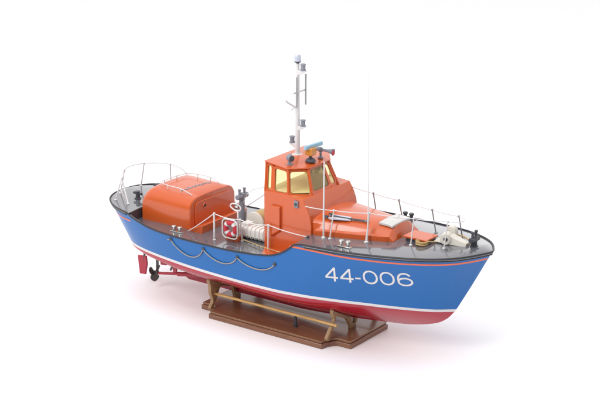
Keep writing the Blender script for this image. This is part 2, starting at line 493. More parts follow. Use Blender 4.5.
# orange line: follows the sheer, a flat painted ribbon lying on the hull
def ribbon(x0, x1, dzf, hgt, end):
    mb = MB()
    for side in (-1, 1):
        rows = []
        n = 90
        for i in range(n+1):
            t = i/n; t = math.sin(math.pi/2*t); s = None
            x = x0+(x1-x0)*t; zc_ = zsheer(x)+dzf(x)
            row = []
            for k in (-1, -.33, .33, 1):
                z = zc_+k*hgt/2; row.append((x, side*(B(x, z)+.006), z))
            rows.append(row)
        mb.grid(rows)
    return mb
ribbon(1.32, 6.60, lambda x: lerp_tab([(1.2, -.10), (2, -.125), (3.27, -.175), (4.7, -.2), (5.7, -.2), (6.6, -.185)], x)-.01, .055, 1).build('sheer_stripe', 'stripe', boat)
ribbon(-4.88, -6.28, lambda x: -.28+.0*x, .05, 1).build('sheer_stripe', 'stripe', boat)

# registration number ------------------------------------------------
def stroke(mb, pts, wd_, mapf, closed=False):
    n = len(pts); L = []
    for i, p in enumerate(pts):
        if closed: a_, b_ = pts[i-1], pts[(i+1) % n]
        else: a_, b_ = pts[max(i-1, 0)], pts[min(i+1, n-1)]
        dx, dy = b_[0]-a_[0], b_[1]-a_[1]; l = math.hypot(dx, dy) or 1
        nx, ny = -dy/l, dx/l
        L.append([mapf(p[0]+nx*wd_/2*k, p[1]+ny*wd_/2*k) for k in (-1, 0, 1)])
    if closed: L.append(L[0])
    mb.grid(L)
def seg(p, q, n=8): return [(p[0]+(q[0]-p[0])*i/n, p[1]+(q[1]-p[1])*i/n) for i in range(n+1)]
def oval(cx, cy, rx, ry, n=40, a0=0, a1=360, p=2.12):
    out = []
    for i in range(n+1):
        t = math.radians(a0+(a1-a0)*i/n); c_, s_ = math.cos(t), math.sin(t)
        out.append((cx+rx*math.copysign(abs(c_)**(2/p), c_), cy+ry*math.copysign(abs(s_)**(2/p), s_)))
    return out
H = .47; TX = [(325.6, 2.36), (364.4, 3.47), (412.7, 4.84)]
def px2x(px):
    x = 0
    (a0, b0), (a1, b1), (a2, b2) = TX
    return b0*(px-a1)*(px-a2)/((a0-a1)*(a0-a2))+b1*(px-a0)*(px-a2)/((a1-a0)*(a1-a2))+b2*(px-a0)*(px-a1)/((a2-a0)*(a2-a1))
def glyph(ch, pa, pc, side):
    xa, xc = px2x(pa), px2x(pc); W_ = xc-xa; sw = .056
    if True:
        def mp(u, v, side=side):
            # u runs 0..W_ in the reading direction, v upwards; the line of writing follows the sheer
            x = xa+u if side < 0 else xa+W_-u+0
            if side > 0:  # the port side reads the other way: mirror the whole word about its middle
                x = px2x(325.6)+px2x(412.7)-(xa+u)
            z = 1.495+.068*(x-2.36)+v; x2 = x+.12*v
            return (x2, side*(B(x2, z)+.006), z)
        mb = NUM
        h = sw/2
        if ch == '4':
            stroke(mb, seg((W_*.74, h*.2), (W_*.74, H), 8), sw, mp)
            stroke(mb, seg((W_*.74, H-h*.6), (h*.6, H*.30), 8), sw, mp)
            stroke(mb, seg((h*.2, H*.28), (W_, H*.28), 8), sw, mp)
        elif ch == '0':
            stroke(mb, oval(W_/2, H/2, W_/2-h, H/2-h)[:-1], sw, mp, True)
        elif ch == '6':
            stroke(mb, oval(W_/2, H*.32, W_/2-h, H*.32-h)[:-1], sw, mp, True)
            stroke(mb, oval(W_/2, H*.5, W_/2-h, H*.5-h, 26, 35, 195), sw, mp)
        else:
            stroke(mb, seg((0, H*.36), (W_, H*.36), 4), sw, mp)
for ch, pa, pc in (('4', 325.6, 338.8), ('4', 341.0, 354.6), ('-', 356.4, 361.8), ('0', 364.2, 379), ('0', 381, 395.6), ('6', 398, 412.7)):
    for side in (-1, 1):
        NUM = MB(); glyph(ch, pa, pc, side)
        NUM.build('registration_digit' if ch != '-' else 'registration_dash', 'white', boat, merge=False)

# becket line ---------------------------------------------------------
KN = [(-3.1, 1.66), (-1.81, 1.64), (-.54, 1.66), (.78, 1.72)]
for side in (-1, 1):
    pts = []
    for (xa, za), (xb, zb_), dip in zip(KN[:-1], KN[1:], (.37, .29, .24)):
        for i in range(17):
            t = i/16; x = xa+(xb-xa)*t; z = za+(zb_-za)*t-dip*(4*t*(1-t))**.75*(1+.35*(t-.5))
            pts.append((x, side*(hull_y(x, z)+.03), z))
    x, z = KN[0]; pts = [(x-.12, side*(hull_y(x, z)+.03), z-.03)]+pts
    mb = MB(); mb.tube(pts, .017, 8); mb.build('becket_line', 'becket', boat, ang=60)
    for x, z in KN:
        mb = MB(); mb.lathe((x, side*(hull_y(x, z)-.01), z), (0, side, .1), [(0, .055), (.03, .055), (.06, .03), (.07, .0)], 12)
        mb.build('eye_bolt', 'dark', boat)

# rudders, shafts and propellers ----------------------------------------
for side in (-1, 1):
    y = side*.5
    rb = MB(); rb.prism([(-5.15, .36), (-5.50, .33), (-5.43, -.27), (-5.19, -.25), (-5.12, .1)], lambda p, h: (p[0], h, p[1]), y-.03, y+.03)
    ru = rb.build('rudder', 'red', boat, bevel=.015)
    mb = MB(); mb.tube([(-5.24, y, .2), (-5.24, y, .78)], .035, 10); mb.build('rudder_stock', 'prop', ru)
    mb = MB(); mb.tube([(-4.66, y, -.10), (-3.2, y, .16)], .045, 12); mb.tube([(-3.9, y, .03), (-2.9, y*.95, .22)], .07, 12); sh = mb.build('shaft_tube', 'red', boat)
    mb = MB(); mb.prism([(-4.12, .5), (-3.92, .5), (-3.95, 0), (-4.08, 0)], lambda p, h: (p[0], h, p[1]), y-.02, y+.02); mb.build('shaft_bracket', 'red', boat)
    mb = MB(); mb.prism([(-4.78, .62), (-4.66, .62), (-4.69, -.08), (-4.76, -.08)], lambda p, h: (p[0], h, p[1]), y-.015, y+.015); mb.build('shaft_bracket', 'prop', boat)
    c = Vector((-4.84, y, -.11))
    mb = MB(); mb.lathe(c+Vector((.14, 0, .02)), (-1, 0, -.14), [(0, .05), (.04, .06), (.2, .055), (.26, .03), (.28, .0)], 14)
    pr_ = mb.build('propeller', 'prop', boat)
    for k in range(3):
        an = math.radians(90+120*k)*side
        rad = Vector((0, math.cos(an), math.sin(an))); tan = Vector((0, -math.sin(an), math.cos(an)))
        rows = []
        for i in range(9):
            t = i/8; r_ = .05+.25*t; wv = .135*math.sin(math.pi*(.14+.84*t))**.7; tw = math.radians(38-18*t)
            ch_ = tan*math.cos(tw)+Vector((1, 0, 0))*math.sin(tw)*-side
            rows.append([c+rad*r_*1.0+ch_*wv*(j/4-1)+Vector((0, 0, 0)) for j in range(9)])
        nrm = 1
        b1 = MB(); b1.grid([[tuple(p+Vector((.012, 0, 0))) for p in r_] for r_ in rows]); b1.grid([[tuple(p-Vector((.012, 0, 0))) for p in r_] for r_ in rows])
        edge = [rows[i][0] for i in range(9)]+[rows[8][j] for j in range(9)]+[rows[i][8] for i in range(8, -1, -1)]
        b1.grid([[tuple(p+Vector((.012, 0, 0))), tuple(p-Vector((.012, 0, 0)))] for p in edge])
        b1.build('blade', 'prop', pr_)

# aft cabin ---------------------------------------------------------
def cab_sec(f, w_=1.0, top=2.77):
    half = [(1.10, 1.80), (1.10, 2.1), (1.095, 2.38), (1.075, 2.49), (1.03, 2.58), (.96, 2.655), (.87, 2.705), (.74, 2.738), (.55, 2.755), (.3, 2.767), (0, 2.77)]
    k = (top-1.8)/(2.77-1.8)
    return [(y*w_, 1.8+(z-1.8)*k*f) for y, z in half]+[(-y*w_, 1.8+(z-1.8)*k*f) for y, z in half[-2::-1]]
rows = []
for x in (-4.76, -4.755, -4.745, -4.72, -4.68, -4.62, -4.57, -4.51, -4.44, -4.25, -3.6, -2.93):
    f = 1.0 if x > -4.44 else .70+.30*math.sqrt(max(0, 1-((x+4.44)/.32)**2))
    top = 2.78+(-2.93-x)*.03
    rows.append([(x, y, z) for y, z in cab_sec(f, .985 if x < -4.75 else 1, top)])
cb = MB(); cb.grid(rows)
n = len(rows[0]); cb.add(rows[0], [tuple(range(n))]); 
lip = [(-2.90, y*.975, 1.8+(z-1.8)*.975) for _, y, z in rows[-1]]
cb.grid([rows[-1], lip]); cb.add(lip, [tuple(range(n))])
cabin = cb.build('aft_cabin', 'orange', boat, ang=38)
# raised front door of the aft cabin with its porthole
dp = [(y, z) for y, z in rrect(.86, .40, .16)]
mb = MB(); mb.prism(dp, lambda p, h: (h, p[0]+.0, p[1]+2.20), -2.905, -2.862); dr = mb.build('cabin_door', 'orange', cabin, bevel=.012)
mb = MB(); mb.torus((-2.858, -.44, 2.42), (1, 0, 0), .068, .02, 24, 8); mb.build('porthole_rim', 'orange', dr)
mb = MB(); mb.lathe((-2.87, -.44, 2.42), (1, 0, 0), [(0, .06), (.018, .06)], 20); mb.build('porthole', 'black', dr)
# dark sliding-hatch track and dim lettering-like studs on the roof: built as small raised cleats
for k in range(8):
    y = -.56+.15*k
    mb = MB(); mb.obox((-3.60+.02*(k % 2)+.016*k, y, 2.80-.02*(y/.6)**2), (.04+.012*((k*7) % 3), .01, 0), (.006, .045, 0), (0, 0, .010)); mb.build('roof_cleat', 'grey', cabin, bevel=.005)
def rail_run(posts, top, name, parent, r_=.016):
    mb = MB()
    mb.tube(smooth_path([p for p in top], 6), r_, 8)
    o = mb.build(name, 'wire', parent, ang=60)
    for p, q in posts:
        mb = MB(); mb.tube([p, q], .013, 8); mb.sphere(p, .03, 10, sc=(1, 1, .5)); mb.sphere(q, .024, 10)
        mb.build('rail_post', 'wire', o)
for side in (-1, 1):
    P_ = [(x, side*.72, 2.745) for x in (-4.05, -3.55)]
    T_ = [(-4.40, side*.60, 2.89), (-4.05, side*.72, 2.90), (-3.55, side*.72, 2.885), (-3.12, side*.70, 2.755)]
    rail_run(list(zip(P_, T_[1:3])), T_, 'roof_handrail', cabin, .013)
P_ = [(-4.42, y, 2.78) for y in (-.42, .16)]; T_ = [(-4.44, -.62, 2.86), (-4.42, -.42, 2.92), (-4.42, .16, 2.92), (-4.40, .60, 2.89)]
rail_run(list(zip(P_, T_[1:3])), T_, 'roof_handrail', cabin, .013)
# orange ramp in front of the aft cabin
mb = MB(); mb.prism([(-2.91, 1.79), (-2.91, 1.86), (-2.44, 2.05), (-2.38, 2.05), (-2.38, 1.79)], lambda p, h: (p[0], h, p[1]), -1.16, 1.0); mb.build('step_ramp', 'orange', boat, bevel=.015)

# wheelhouse ---------------------------------------------------------
prof = [(-.12, 1.76), (-.12, 3.57), (.60, 3.60), (1.27, 3.545), (1.42, 3.31), (1.52, 3.06), (1.56, 2.78), (1.56, 1.76)]
wb = MB()
def wbw(x, z): return 1.13+.04*max(0, min(1, (x-.2)/1.0))
n = len(prof)
vs = [(x, -wbw(x, z), z) for x, z in prof]+[(x, wbw(x, z), z) for x, z in prof]
wb.add(vs, [tuple(range(n)), tuple(range(n, 2*n))[::-1]]+[(i, (i+1) % n, n+(i+1) % n, n+i) for i in range(n)])
wh = wb.build('wheelhouse', 'orange', boat, bevel=.016, seg=3, ang=30)
TOP = [(-.16, -.95, 4.39), (.62, -.97, 4.30), (.97, -.50, 4.27), (.97, .50, 4.27), (.62, .97, 4.30), (-.16, .95, 4.39)]
BOT = [(-.10, -1.10, 3.56), (.72, -1.10, 3.585), (1.24, -.66, 3.54), (1.24, .66, 3.54), (.72, 1.10, 3.585), (-.10, 1.10, 3.56)]
def bil(b0, b1, t0, t1, u, v):
    b = Vector(b0).lerp(Vector(b1), u); t = Vector(t0).lerp(Vector(t1), u); return b.lerp(t, v)
def wall_panel(b0, b1, t0, t1, holes, glassm='glass'):
    """a wall panel with rounded window openings; holes are (u0,u1,v0,v1) and split the panel into columns"""
    b0, b1, t0, t1 = map(Vector, (b0, b1, t0, t1))
    nrm = (b1-b0).cross(t0-b0).normalized(); w_ = (b1-b0).length; h_ = (t0-b0).length
    wallm = MB(); linm = MB(); panes = []
    cuts = [0]+[(holes[i][1]+holes[i+1][0])/2 for i in range(len(holes)-1)]+[1]
    def P_(u, v, d): return bil(b0, b1, t0, t1, u, v)-nrm*d
    for k, (u0, u1, v0, v1) in enumerate(holes):
        c0, c1 = cuts[k], cuts[k+1]
        rx = min(.075/w_, (u1-u0)/2*.98); ry = min(.075/h_, (v1-v0)/2)
        inn = []; outr = []
        for cx, cy, a0 in ((u1-rx, v1-ry, 0), (u0+rx, v1-ry, 90), (u0+rx, v0+ry, 180), (u1-rx, v0+ry, 270)):
            for j in range(6):
                t = math.radians(a0+90*j/5); inn.append((cx+rx*math.cos(t), cy+ry*math.sin(t)))
        qx = {0: (c1, 1), 1: (c0, 1), 2: (c0, 0), 3: (c1, 0)}
        for q in range(4):
            for j in range(6):
                X, Y = qx[q]; iu, iv = inn[q*6+j]
                first = j < 3
                # project the opening's corner points straight to the panel's border
                if q == 0: o = (c1, iv) if j < 3 and j != 2 else (iu, 1); o = (c1, 1) if j in (2, 3) else o
                elif q == 1: o = (iu, 1) if j < 2 else (c0, iv); o = (c0, 1) if j in (2, 3) else o
                elif q == 2: o = (c0, iv) if j < 2 else (iu, 0); o = (c0, 0) if j in (2, 3) else o
                else: o = (iu, 0) if j < 2 else (c1, iv); o = (c1, 0) if j in (2, 3) else o
                outr.append(o)
        N = 24
        for d in (0, .035):
            vv = [P_(u, v, d) for u, v in outr]+[P_(u, v, d) for u, v in inn]
            wallm.add(vv, [(i, (i+1) % N, N+(i+1) % N, N+i) for i in range(N)])
        vv = [P_(u, v, 0) for u, v in inn]+[P_(u, v, .035) for u, v in inn]
        wallm.add(vv, [(i, (i+1) % N, N+(i+1) % N, N+i) for i in range(N)])
        # cream lining rim just inside the opening
        cxm = (u0+u1)/2; cym = (v0+v1)/2
        small = [(u-(u-cxm)*min(.16, .014/w_/((u1-u0)/2)), v-(v-cym)*(.014/h_/((v1-v0)/2))) for u, v in inn]
        big = [(u+(.03/w_)*(1 if u > cxm else -1), v+(.03/h_)*(1 if v > cym else -1)) for u, v in inn]
        linm.add([P_(u, v, .055) for u, v in outr]+[P_(u, v, .055) for u, v in small], [(i, (i+1) % N, N+(i+1) % N, N+i) for i in range(N)])
        linm.add([P_(u, v, .037) for u, v in small]+[P_(u, v, .055) for u, v in small], [(i, (i+1) % N, N+(i+1) % N, N+i) for i in range(N)])
        pm = MB(); pm.add([P_(u, v, .018) for u, v in inn]+[P_(u, v, .024) for u, v in inn], [tuple(range(N)), tuple(range(N, 2*N))[::-1]]+[(i, (i+1) % N, N+(i+1) % N, N+i) for i in range(N)])
        panes.append((pm, linm)); 
        # border of the panel
        for a_, b_ in (((c0, 0), (c1, 0)), ((c0, 1), (c1, 1))):
            wallm.add([P_(*a_, 0), P_(*b_, 0), P_(*b_, .035), P_(*a_, .035)], [(0, 1, 2, 3)])
        gm = glassm[k] if isinstance(glassm, (list, tuple)) else glassm
        pm.build('window_pane', gm, wh, merge=False)
    return wallm, linm
wallall = MB(); linall = MB()
def addp(i, j, holes, g='glass'):
    w1, l1 = wall_panel(BOT[i], BOT[j], TOP[i], TOP[j], holes, g)
    wallall.add(w1.v, w1.f); linall.add(l1.v, l1.f)
addp(0, 1, [(.08, .24, .06, .90), (.40, .94, .04, .86)])
addp(1, 2, [(.08, .93, .04, .88)])
addp(2, 3, [(.07, .68, .12, .90), (.76, .93, .12, .90)], ['smoke', 'glass'])
addp(3, 4, [(.07, .93, .04, .88)])
addp(4, 5, [(.05, .62, .04, .88), (.70, .95, .05, .90)])
addp(5, 0, [(.03, .48, .02, .94), (.52, .97, .02, .94)])
wallall.build('cabin_wall', 'orange', wh, ang=25); linall.build('window_lining', 'liner', wh, ang=25)
# corner posts
for (b, t) in zip(BOT, TOP):
    mb = MB(); mb.tube([Vector(b)+Vector((0, 0, -.01)), Vector(t)+Vector((0, 0, .005))], .032, 10); mb.build('corner_post', 'orange', wh)
# roof slab with a little overhang and camber
rf = MB(); c0 = Vector((.40, 0, 4.34)); out_ = []
for t in TOP:
    d = Vector(t)-c0; d.z = 0; out_.append(Vector(t)+d.normalized()*.07)
def rpt(f, dz):
    return [Vector((c0.x+(p.x-c0.x)*f, p.y*f, p.z*f+(4.375-.06*(p.x-.4))*(1-f)+dz)) for p in out_]
L0, L1, L2, L3 = rpt(1, -.012), rpt(1, .022), rpt(.55, .03), rpt(.0, .035)
n = 6; vs = L0+L1+L2+[L3[0]]
rf.add(vs, [tuple(range(6))[::-1]]+[(i, (i+1) % 6, 6+(i+1) % 6, 6+i) for i in range(6)]+[(6+i, 6+(i+1) % 6, 12+(i+1) % 6, 12+i) for i in range(6)]+[(12+i, 12+(i+1) % 6, 18) for i in range(6)])
roof = rf.build('wheelhouse_roof', 'orange', wh, bevel=.012, ang=25)
def roofz(x, y): return 4.405-.06*(x-.4)-.05*abs(y)
# interior: floor, seats, two cream dome lamps
mb = MB(); mb.add([Vector((p[0]*.97+.01, p[1]*.95, 3.612)) for p in BOT], [tuple(range(6))]); mb.build('floor_lining', 'liner', wh)
mb = MB(); mb.add([Vector((.40, 0, 4.335))+(Vector(t)-Vector((.40, 0, 4.335)))*.93 for t in TOP], [tuple(range(6))]); mb.build('ceiling_lining', 'yellow', wh)
for p in ((.87, -.34, 4.12), (.87, .06, 4.12), (.15, -.1, 4.22)):
    mb = MB(); mb.sphere(p, .12, 16, sc=(1, 1, .9)); mb.build('cabin_lamp', 'yellow', wh)
# side locker on the starboard (and port) face
for side in (-1, 1):
    mb = MB(); q = [(.16, 2.20), (.16, 3.20), (.50, 3.20), (.50, 2.43)]
    y0 = 1.12
    vs = [(x, side*y0, z) for x, z in q]+[(x, side*(y0+.11), z+(.08 if z < 2.5 else 0)) for x, z in q]
    mb.add(vs, [(0, 1, 2, 3), (4, 5, 6, 7)]+[(i, (i+1) % 4, 4+(i+1) % 4, 4+i) for i in range(4)])
    mb.build('side_locker', 'orange', wh, bevel=.02)
    mb = MB(); mb.box(.98, 1.12, side*1.15 if side > 0 else -1.21, 1.21 if side > 0 else -1.15, 3.28, 3.48); lb = mb.build('deck_light', 'grey', wh, bevel=.012)
    mb = MB(); mb.lathe((1.05, side*1.205, 3.38), (0, side, 0), [(0, .045), (.02, .045), (.03, .02)], 14); mb.build('lens', 'dark', lb)

# sloping orange sheet added as the wheelhouse's reflection in the deck by the gunwale
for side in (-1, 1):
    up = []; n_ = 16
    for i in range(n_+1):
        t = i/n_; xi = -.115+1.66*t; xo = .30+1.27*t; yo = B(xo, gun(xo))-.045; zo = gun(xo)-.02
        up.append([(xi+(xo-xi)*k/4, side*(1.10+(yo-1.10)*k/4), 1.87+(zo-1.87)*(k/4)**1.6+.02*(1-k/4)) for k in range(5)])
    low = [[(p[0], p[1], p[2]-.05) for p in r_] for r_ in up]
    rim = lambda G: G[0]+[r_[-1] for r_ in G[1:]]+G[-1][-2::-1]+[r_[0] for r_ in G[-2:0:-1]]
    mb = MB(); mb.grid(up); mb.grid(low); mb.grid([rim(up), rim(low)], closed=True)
    mb.build('orange_reflection', 'orange', wh, ang=30)

# roof gear
def rz(x, y, d=0): return (x, y, roofz(x, y)+d)
mb = MB(); mb.lathe(rz(.80, -.14, -.03), (0, 0, 1), [(0, .15), (.04, .15), (.09, .11), (.12, .05), (.22, .04)], 20); radar = mb.build('radar', 'dark', wh)
mb = MB(); mb.obox(rz(.80, -.14, .28), (.13, 0, 0), (0, .12, 0), (0, 0, .11)); mb.build('gearbox', 'amber', radar, bevel=.025)
mb = MB(); d = Vector((.10, .99, 0)).normalized(); q = Vector((.99, -.10, 0))
mb.obox(Vector(rz(.80, -.14, .42))+d*.12, q*.045, d*.37, (0, 0, .06)); sc_ = mb.build('scanner', 'scan', radar, bevel=.015)
mb = MB(); mb.lathe(rz(.80, .36, -.03), (0, 0, 1), [(0, .08), (.03, .08), (.05, .035), (.16, .035)], 16)
mb.sphere(rz(.80, .36, .22), .08, 14); mb.lathe(rz(.66, .36, .22), (1, 0, -.0), [(0, .05), (.1, .07), (.18, .05), (.24, .035), (.42, .05), (.54, .085), (.58, .095)], 18); horn = mb.build('horn', 'grey', wh)
mb = MB(); mb.lathe(rz(1.235, .36, .22), (1, 0, 0), [(0, .08), (.012, .075)], 18); mb.build('horn_mouth', 'buoyred', horn)
mb = MB(); mb.lathe(rz(.50, -.74, -.03), (0, 0, 1), [(0, .09), (.03, .09), (.05, .05), (.12, .04)], 16); mb.sphere(rz(.50, -.74, .19), .105, 18); sl = mb.build('searchlight', 'grey', wh)
mb = MB(); mb.lathe(rz(.585, -.77, .19), (.9, -.3, 0), [(0, .085), (.03, .085), (.035, .06)], 16); mb.build('lens', 'dark', sl)

# mast ---------------------------------------------------------------
mx = .24
mb = MB(); mb.lathe((mx, 0, roofz(mx, 0)-.02), (0, 0, 1), [(0, .16), (.04, .16), (.06, .10), (.12, .076), (.125, .076), (2.7, .052), (2.72, .04)], 18); mast = mb.build('mast', 'white', boat)
mb = MB(); mb.lathe((mx, 0, 7.10), (0, 0, 1), [(0, .03), (.06, .10), (.08, .10)], 16); tl = mb.build('mast_lamp', 'dark', mast)
mb = MB(); mb.lathe((mx, 0, 7.18), (0, 0, 1), [(0, .10), (.15, .095), (.19, .07), (.20, 0)], 16); mb.build('lens', 'lens', tl)
def bracket_lamp(sx, z, lensm='dark'):
    mb = MB(); x1 = mx+sx*.22
    mb.prism([(mx+sx*.03, z-.16), (x1+sx*.07, z-.02), (x1+sx*.07, z+.0), (mx+sx*.03, z)], lambda p, h: (p[0], h, p[1]), -.06, .06)
    b_ = mb.build('lamp_bracket', 'white', mast, bevel=.008)
    mb = MB(); mb.lathe((x1-sx*.03, 0, z), (0, 0, 1), [(0, .082), (.03, .082), (.035, .068), (.155, .068), (.16, .082), (.19, .078), (.195, 0)], 16); mb.build('nav_lamp', lensm, b_)
    return b_
bracket_lamp(1, 6.93, 'grey'); bracket_lamp(1, 5.30, 'grey'); bracket_lamp(-1, 4.76, 'grey')
mb = MB(); mb.tube([(mx+.02, -.26, 6.28), (mx+.02, .36, 6.28)], .028, 10); mb.build('crosstree', 'white', mast)
for y, z0, z1 in ((-.14, 5.86, 6.74), (.30, 5.86, 6.76)):
    mb = MB(); mb.tube([(mx+.07, y, z0), (mx+.07, y, z1)], .024, 8); mb.build('aerial_rod', 'midgrey', mast)
mb = MB(); mb.tube([(mx, -.02, 5.80), (mx-.10, -.34, 6.02), (mx-.12, -.42, 6.10)], .026, 8); mb.tube([(mx, -.04, 5.9), (mx-.06, -.22, 5.78)], .02, 8); mb.build('mast_stay_arm', 'white', mast)

# trunk roof of the fore cabin -----------------------------------------
def trunk_sec(x):
    t = (x-1.5)/(3.95-1.5); w_ = 1.20+(.66-1.20)*t; zb_ = deck(x, w_)-.03
    ztop = 3.12-.03*t; zr_ = 3.00-.02*t
    half = [(w_, zb_), (w_*.995, zb_+.17), (w_-.06, zb_+.205), (w_-.075, zb_+.22), (w_-.115, zr_-.09), (w_-.17, zr_-.02), (w_-.27, zr_+.02), (w_*.42, ztop-.02), (0, ztop)]
    return half
rows = []
def mir(h, x): return [(x, y, z) for y, z in h]+[(x, -y, z) for y, z in h[-2::-1]]
for i in range(13):
    x = 1.5+(3.62-1.5)*i/12; rows.append(mir(trunk_sec(x), x))
for x, fy, fz in ((3.74, 1, 1), (3.79, .985, .985), (3.83, .95, .93)):
    h0 = trunk_sec(x); zb_ = h0[0][1]; rows.append(mir([(y*fy, zb_+(z-zb_)*fz) for y, z in h0], x))
h0 = trunk_sec(3.97); zb_ = h0[0][1]
rows.append(mir([(y*1.0 if k else y, zb_+.055*(k > 0)) for k, (y, z) in enumerate(h0)], 3.965))
rows.append(mir([(y, zb_) for y, z in h0], 3.97))
tr = MB(); tr.grid(rows); n = len(rows[0]); tr.add(rows[-1], [tuple(range(n))])
trunk = tr.build('fore_cabin', 'orange', boat, ang=40, bevel=.035, seg=3)
sk = MB(); rows = []
for i in range(9):
    x = 3.36+.46*i/8
    rows.append([(x, -.46+.92*j/10, 3.135-.018*((j-5)/5)**2-.012*(x-3.3)-.16*max(0, (x-3.68))**1.0) for j in range(11)])
sk.grid(rows); low = [[(p[0], p[1], p[2]-.08) for p in r_] for r_ in rows]; sk.grid(low)
bd = lambda R_: [R_[0][j] for j in range(11)]+[R_[i][10] for i in range(1, 9)]+[R_[8][j] for j in range(9, -1, -1)]+[R_[i][0] for i in range(7, 0, -1)]
sk.grid([bd(rows), bd(low)], closed=True); sk.build('skylight', 'sky', trunk, bevel=.02, ang=30)

# fore hatch -----------------------------------------------------------
hb_ = MB(); hb_.box(4.20, 4.86, -.38, .12, 2.70, 2.82); ht_ = hb_.build('fore_hatch', 'dark', boat, bevel=.01)
mb = MB(); mb.box(4.15, 4.92, -.46, .16, 2.822, 2.88); mb.build('hatch_lid', 'orange', ht_, bevel=.015)

# deck fittings -----------------------------------------------------------
def bollard(x, y, z, m_, ang_=0, name='twin_bollard'):
    c_, s_ = math.cos(ang_), math.sin(ang_); o_ = MB()
    o_.obox((x, y, z+.015), (.22*c_, .22*s_, 0), (-.07*s_, .07*c_, 0), (0, 0, .018)); b_ = o_.build(name, m_, boat, bevel=.01)
    for k in (-1, 1):
        mb = MB(); mb.lathe((x+k*.11*c_, y+k*.11*s_, z+.03), (0, 0, 1), [(0, .055), (.10, .05), (.115, .075), (.15, .075), (.17, .06), (.175, 0)], 14); mb.build('post', m_, b_)
bollard(2.93, -1.50, deck(2.93, 1.5), 'steel', .06); bollard(3.0, 1.66, deck(3.0, 1.66), 'dark', -.06)
bollard(-3.12, -1.44, 1.80, 'steel'); bollard(-3.12, 1.44, 1.80, 'steel')
for y in (-.48, .48):
    mb = MB(); z = deck(-5.46, .5)
    mb.lathe((-5.46, y, z-.02), (0, 0, 1), [(0, .11), (.04, .11), (.06, .07), (.22, .06), (.23, .08), (.26, .08)], 14); mb.tube([(-5.62, y, z+.17), (-5.30, y, z+.17)], .04, 8); mb.build('mooring_bitt', 'dark', boat)
def crossbitt(x, y, z, h_, r_, arm, name, m_, pins=True, ax=(0, 1, 0)):
    mb = MB(); mb.lathe((x, y, z-.02), (0, 0, 1), [(0, r_*1.4), (.04, r_*1.4), (.05, r_), (h_, r_), (h_+.02, r_*.8)], 16)
    A = Vector(ax).normalized()
    mb.lathe(Vector((x, y, z+h_-.10))-A*arm, A, [(0, r_*.75), (.02, r_*.95), (2*arm-.02, r_*.95), (2*arm, r_*.75)], 16)
    o = mb.build(name, m_, boat, bevel=0)
    if pins:
        for k in (-1, 1):
            mb = MB(); mb.lathe(Vector((x, y, z+h_-.07))+A*arm*.48*k, (0, 0, 1), [(0, r_*.42), (.14, r_*.42), (.16, r_*.6), (.20, r_*.6), (.21, r_*.3)], 12); mb.build('pin', m_, o)
crossbitt(6.15, 0, deck(6.15, 0), .30, .085, .20, 'foredeck_bitt', 'dark')
crossbitt(-1.79, 0, 1.82, 1.08, .085, .25, 'towing_post', 'grey')
mb = MB(); mb.lathe((-1.79, 0, 2.05), (0, 0, 1), [(0, .12), (.3, .12)], 16); mb.build('post_collar', 'grey', boat)

# towing reel
mb = MB(); mb.lathe((-1.13, -.26, 2.16), (0, 1, 0), [(0, .08), (0, .31), (.04, .325), (.07, .31), (.08, .12), (.46, .12), (.47, .31), (.50, .325), (.54, .31), (.54, .08)], 36)
mb.box(-1.2, -1.06, -.17, -.11, 1.8, 2.1); mb.box(-1.2, -1.06, .45, .51, 1.8, 2.1)
reel = mb.build('rope_reel', 'cream', boat, ang=40)
rm = MB(); hel = []
for i in range(420):
    t = i/420; an = t*2*math.pi*12; hel.append((-1.13+.27*math.cos(an), -.12+.30*t, 2.16+.27*math.sin(an)))
rm.tube(hel, .024, 6); rm.lathe((-1.13, -.15, 2.16), (0, 1, 0), [(0, .255), (.36, .255)], 28); rm.build('wound_rope', 'rope', reel, ang=60)

# stanchions and life lines -------------------------------------------------
def stanchion(p, q, r_=.024, name='stanchion', m_='wire'):
    mb = MB(); mb.tube([p, q], r_, 10); mb.lathe(p, (0, 0, 1), [(-.01, .05), (.02, .05), (.03, .03)], 12); mb.sphere(q, .038, 10); return mb.build(name, m_, boat, ang=60)
for side in (-1, 1):
    base = [(2.22, 1.20), (3.27, .98), (4.54, .66), (5.50, .50)]; tops = [(2.21, 1.0, 3.37), (3.24, .75, 3.42), (4.51, .48, 3.44), (5.48, .29, 3.49)]
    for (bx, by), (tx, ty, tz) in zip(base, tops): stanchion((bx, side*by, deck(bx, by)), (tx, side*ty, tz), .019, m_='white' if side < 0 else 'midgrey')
line = [(1.36, 1.17, 3.375)]
for a_, b_ in zip([(1.36, 1.17, 3.375)]+tops[:3], tops): line += [tuple(p) for p in sag(a_, b_, .02, 8)[1:]]
arc = [(5.62, .25, 3.485), (5.74, .15, 3.48), (5.79, 0, 3.48)]
side_s = [(x, -y, z) for x, y, z in line+arc]; side_p = [(x, y, z) for x, y, z in (line+arc[:-1])[::-1]]
mb = MB(); mb.tube(side_s+side_p, .014, 8); mb.build('bow_rail', 'wire', boat, ang=60)
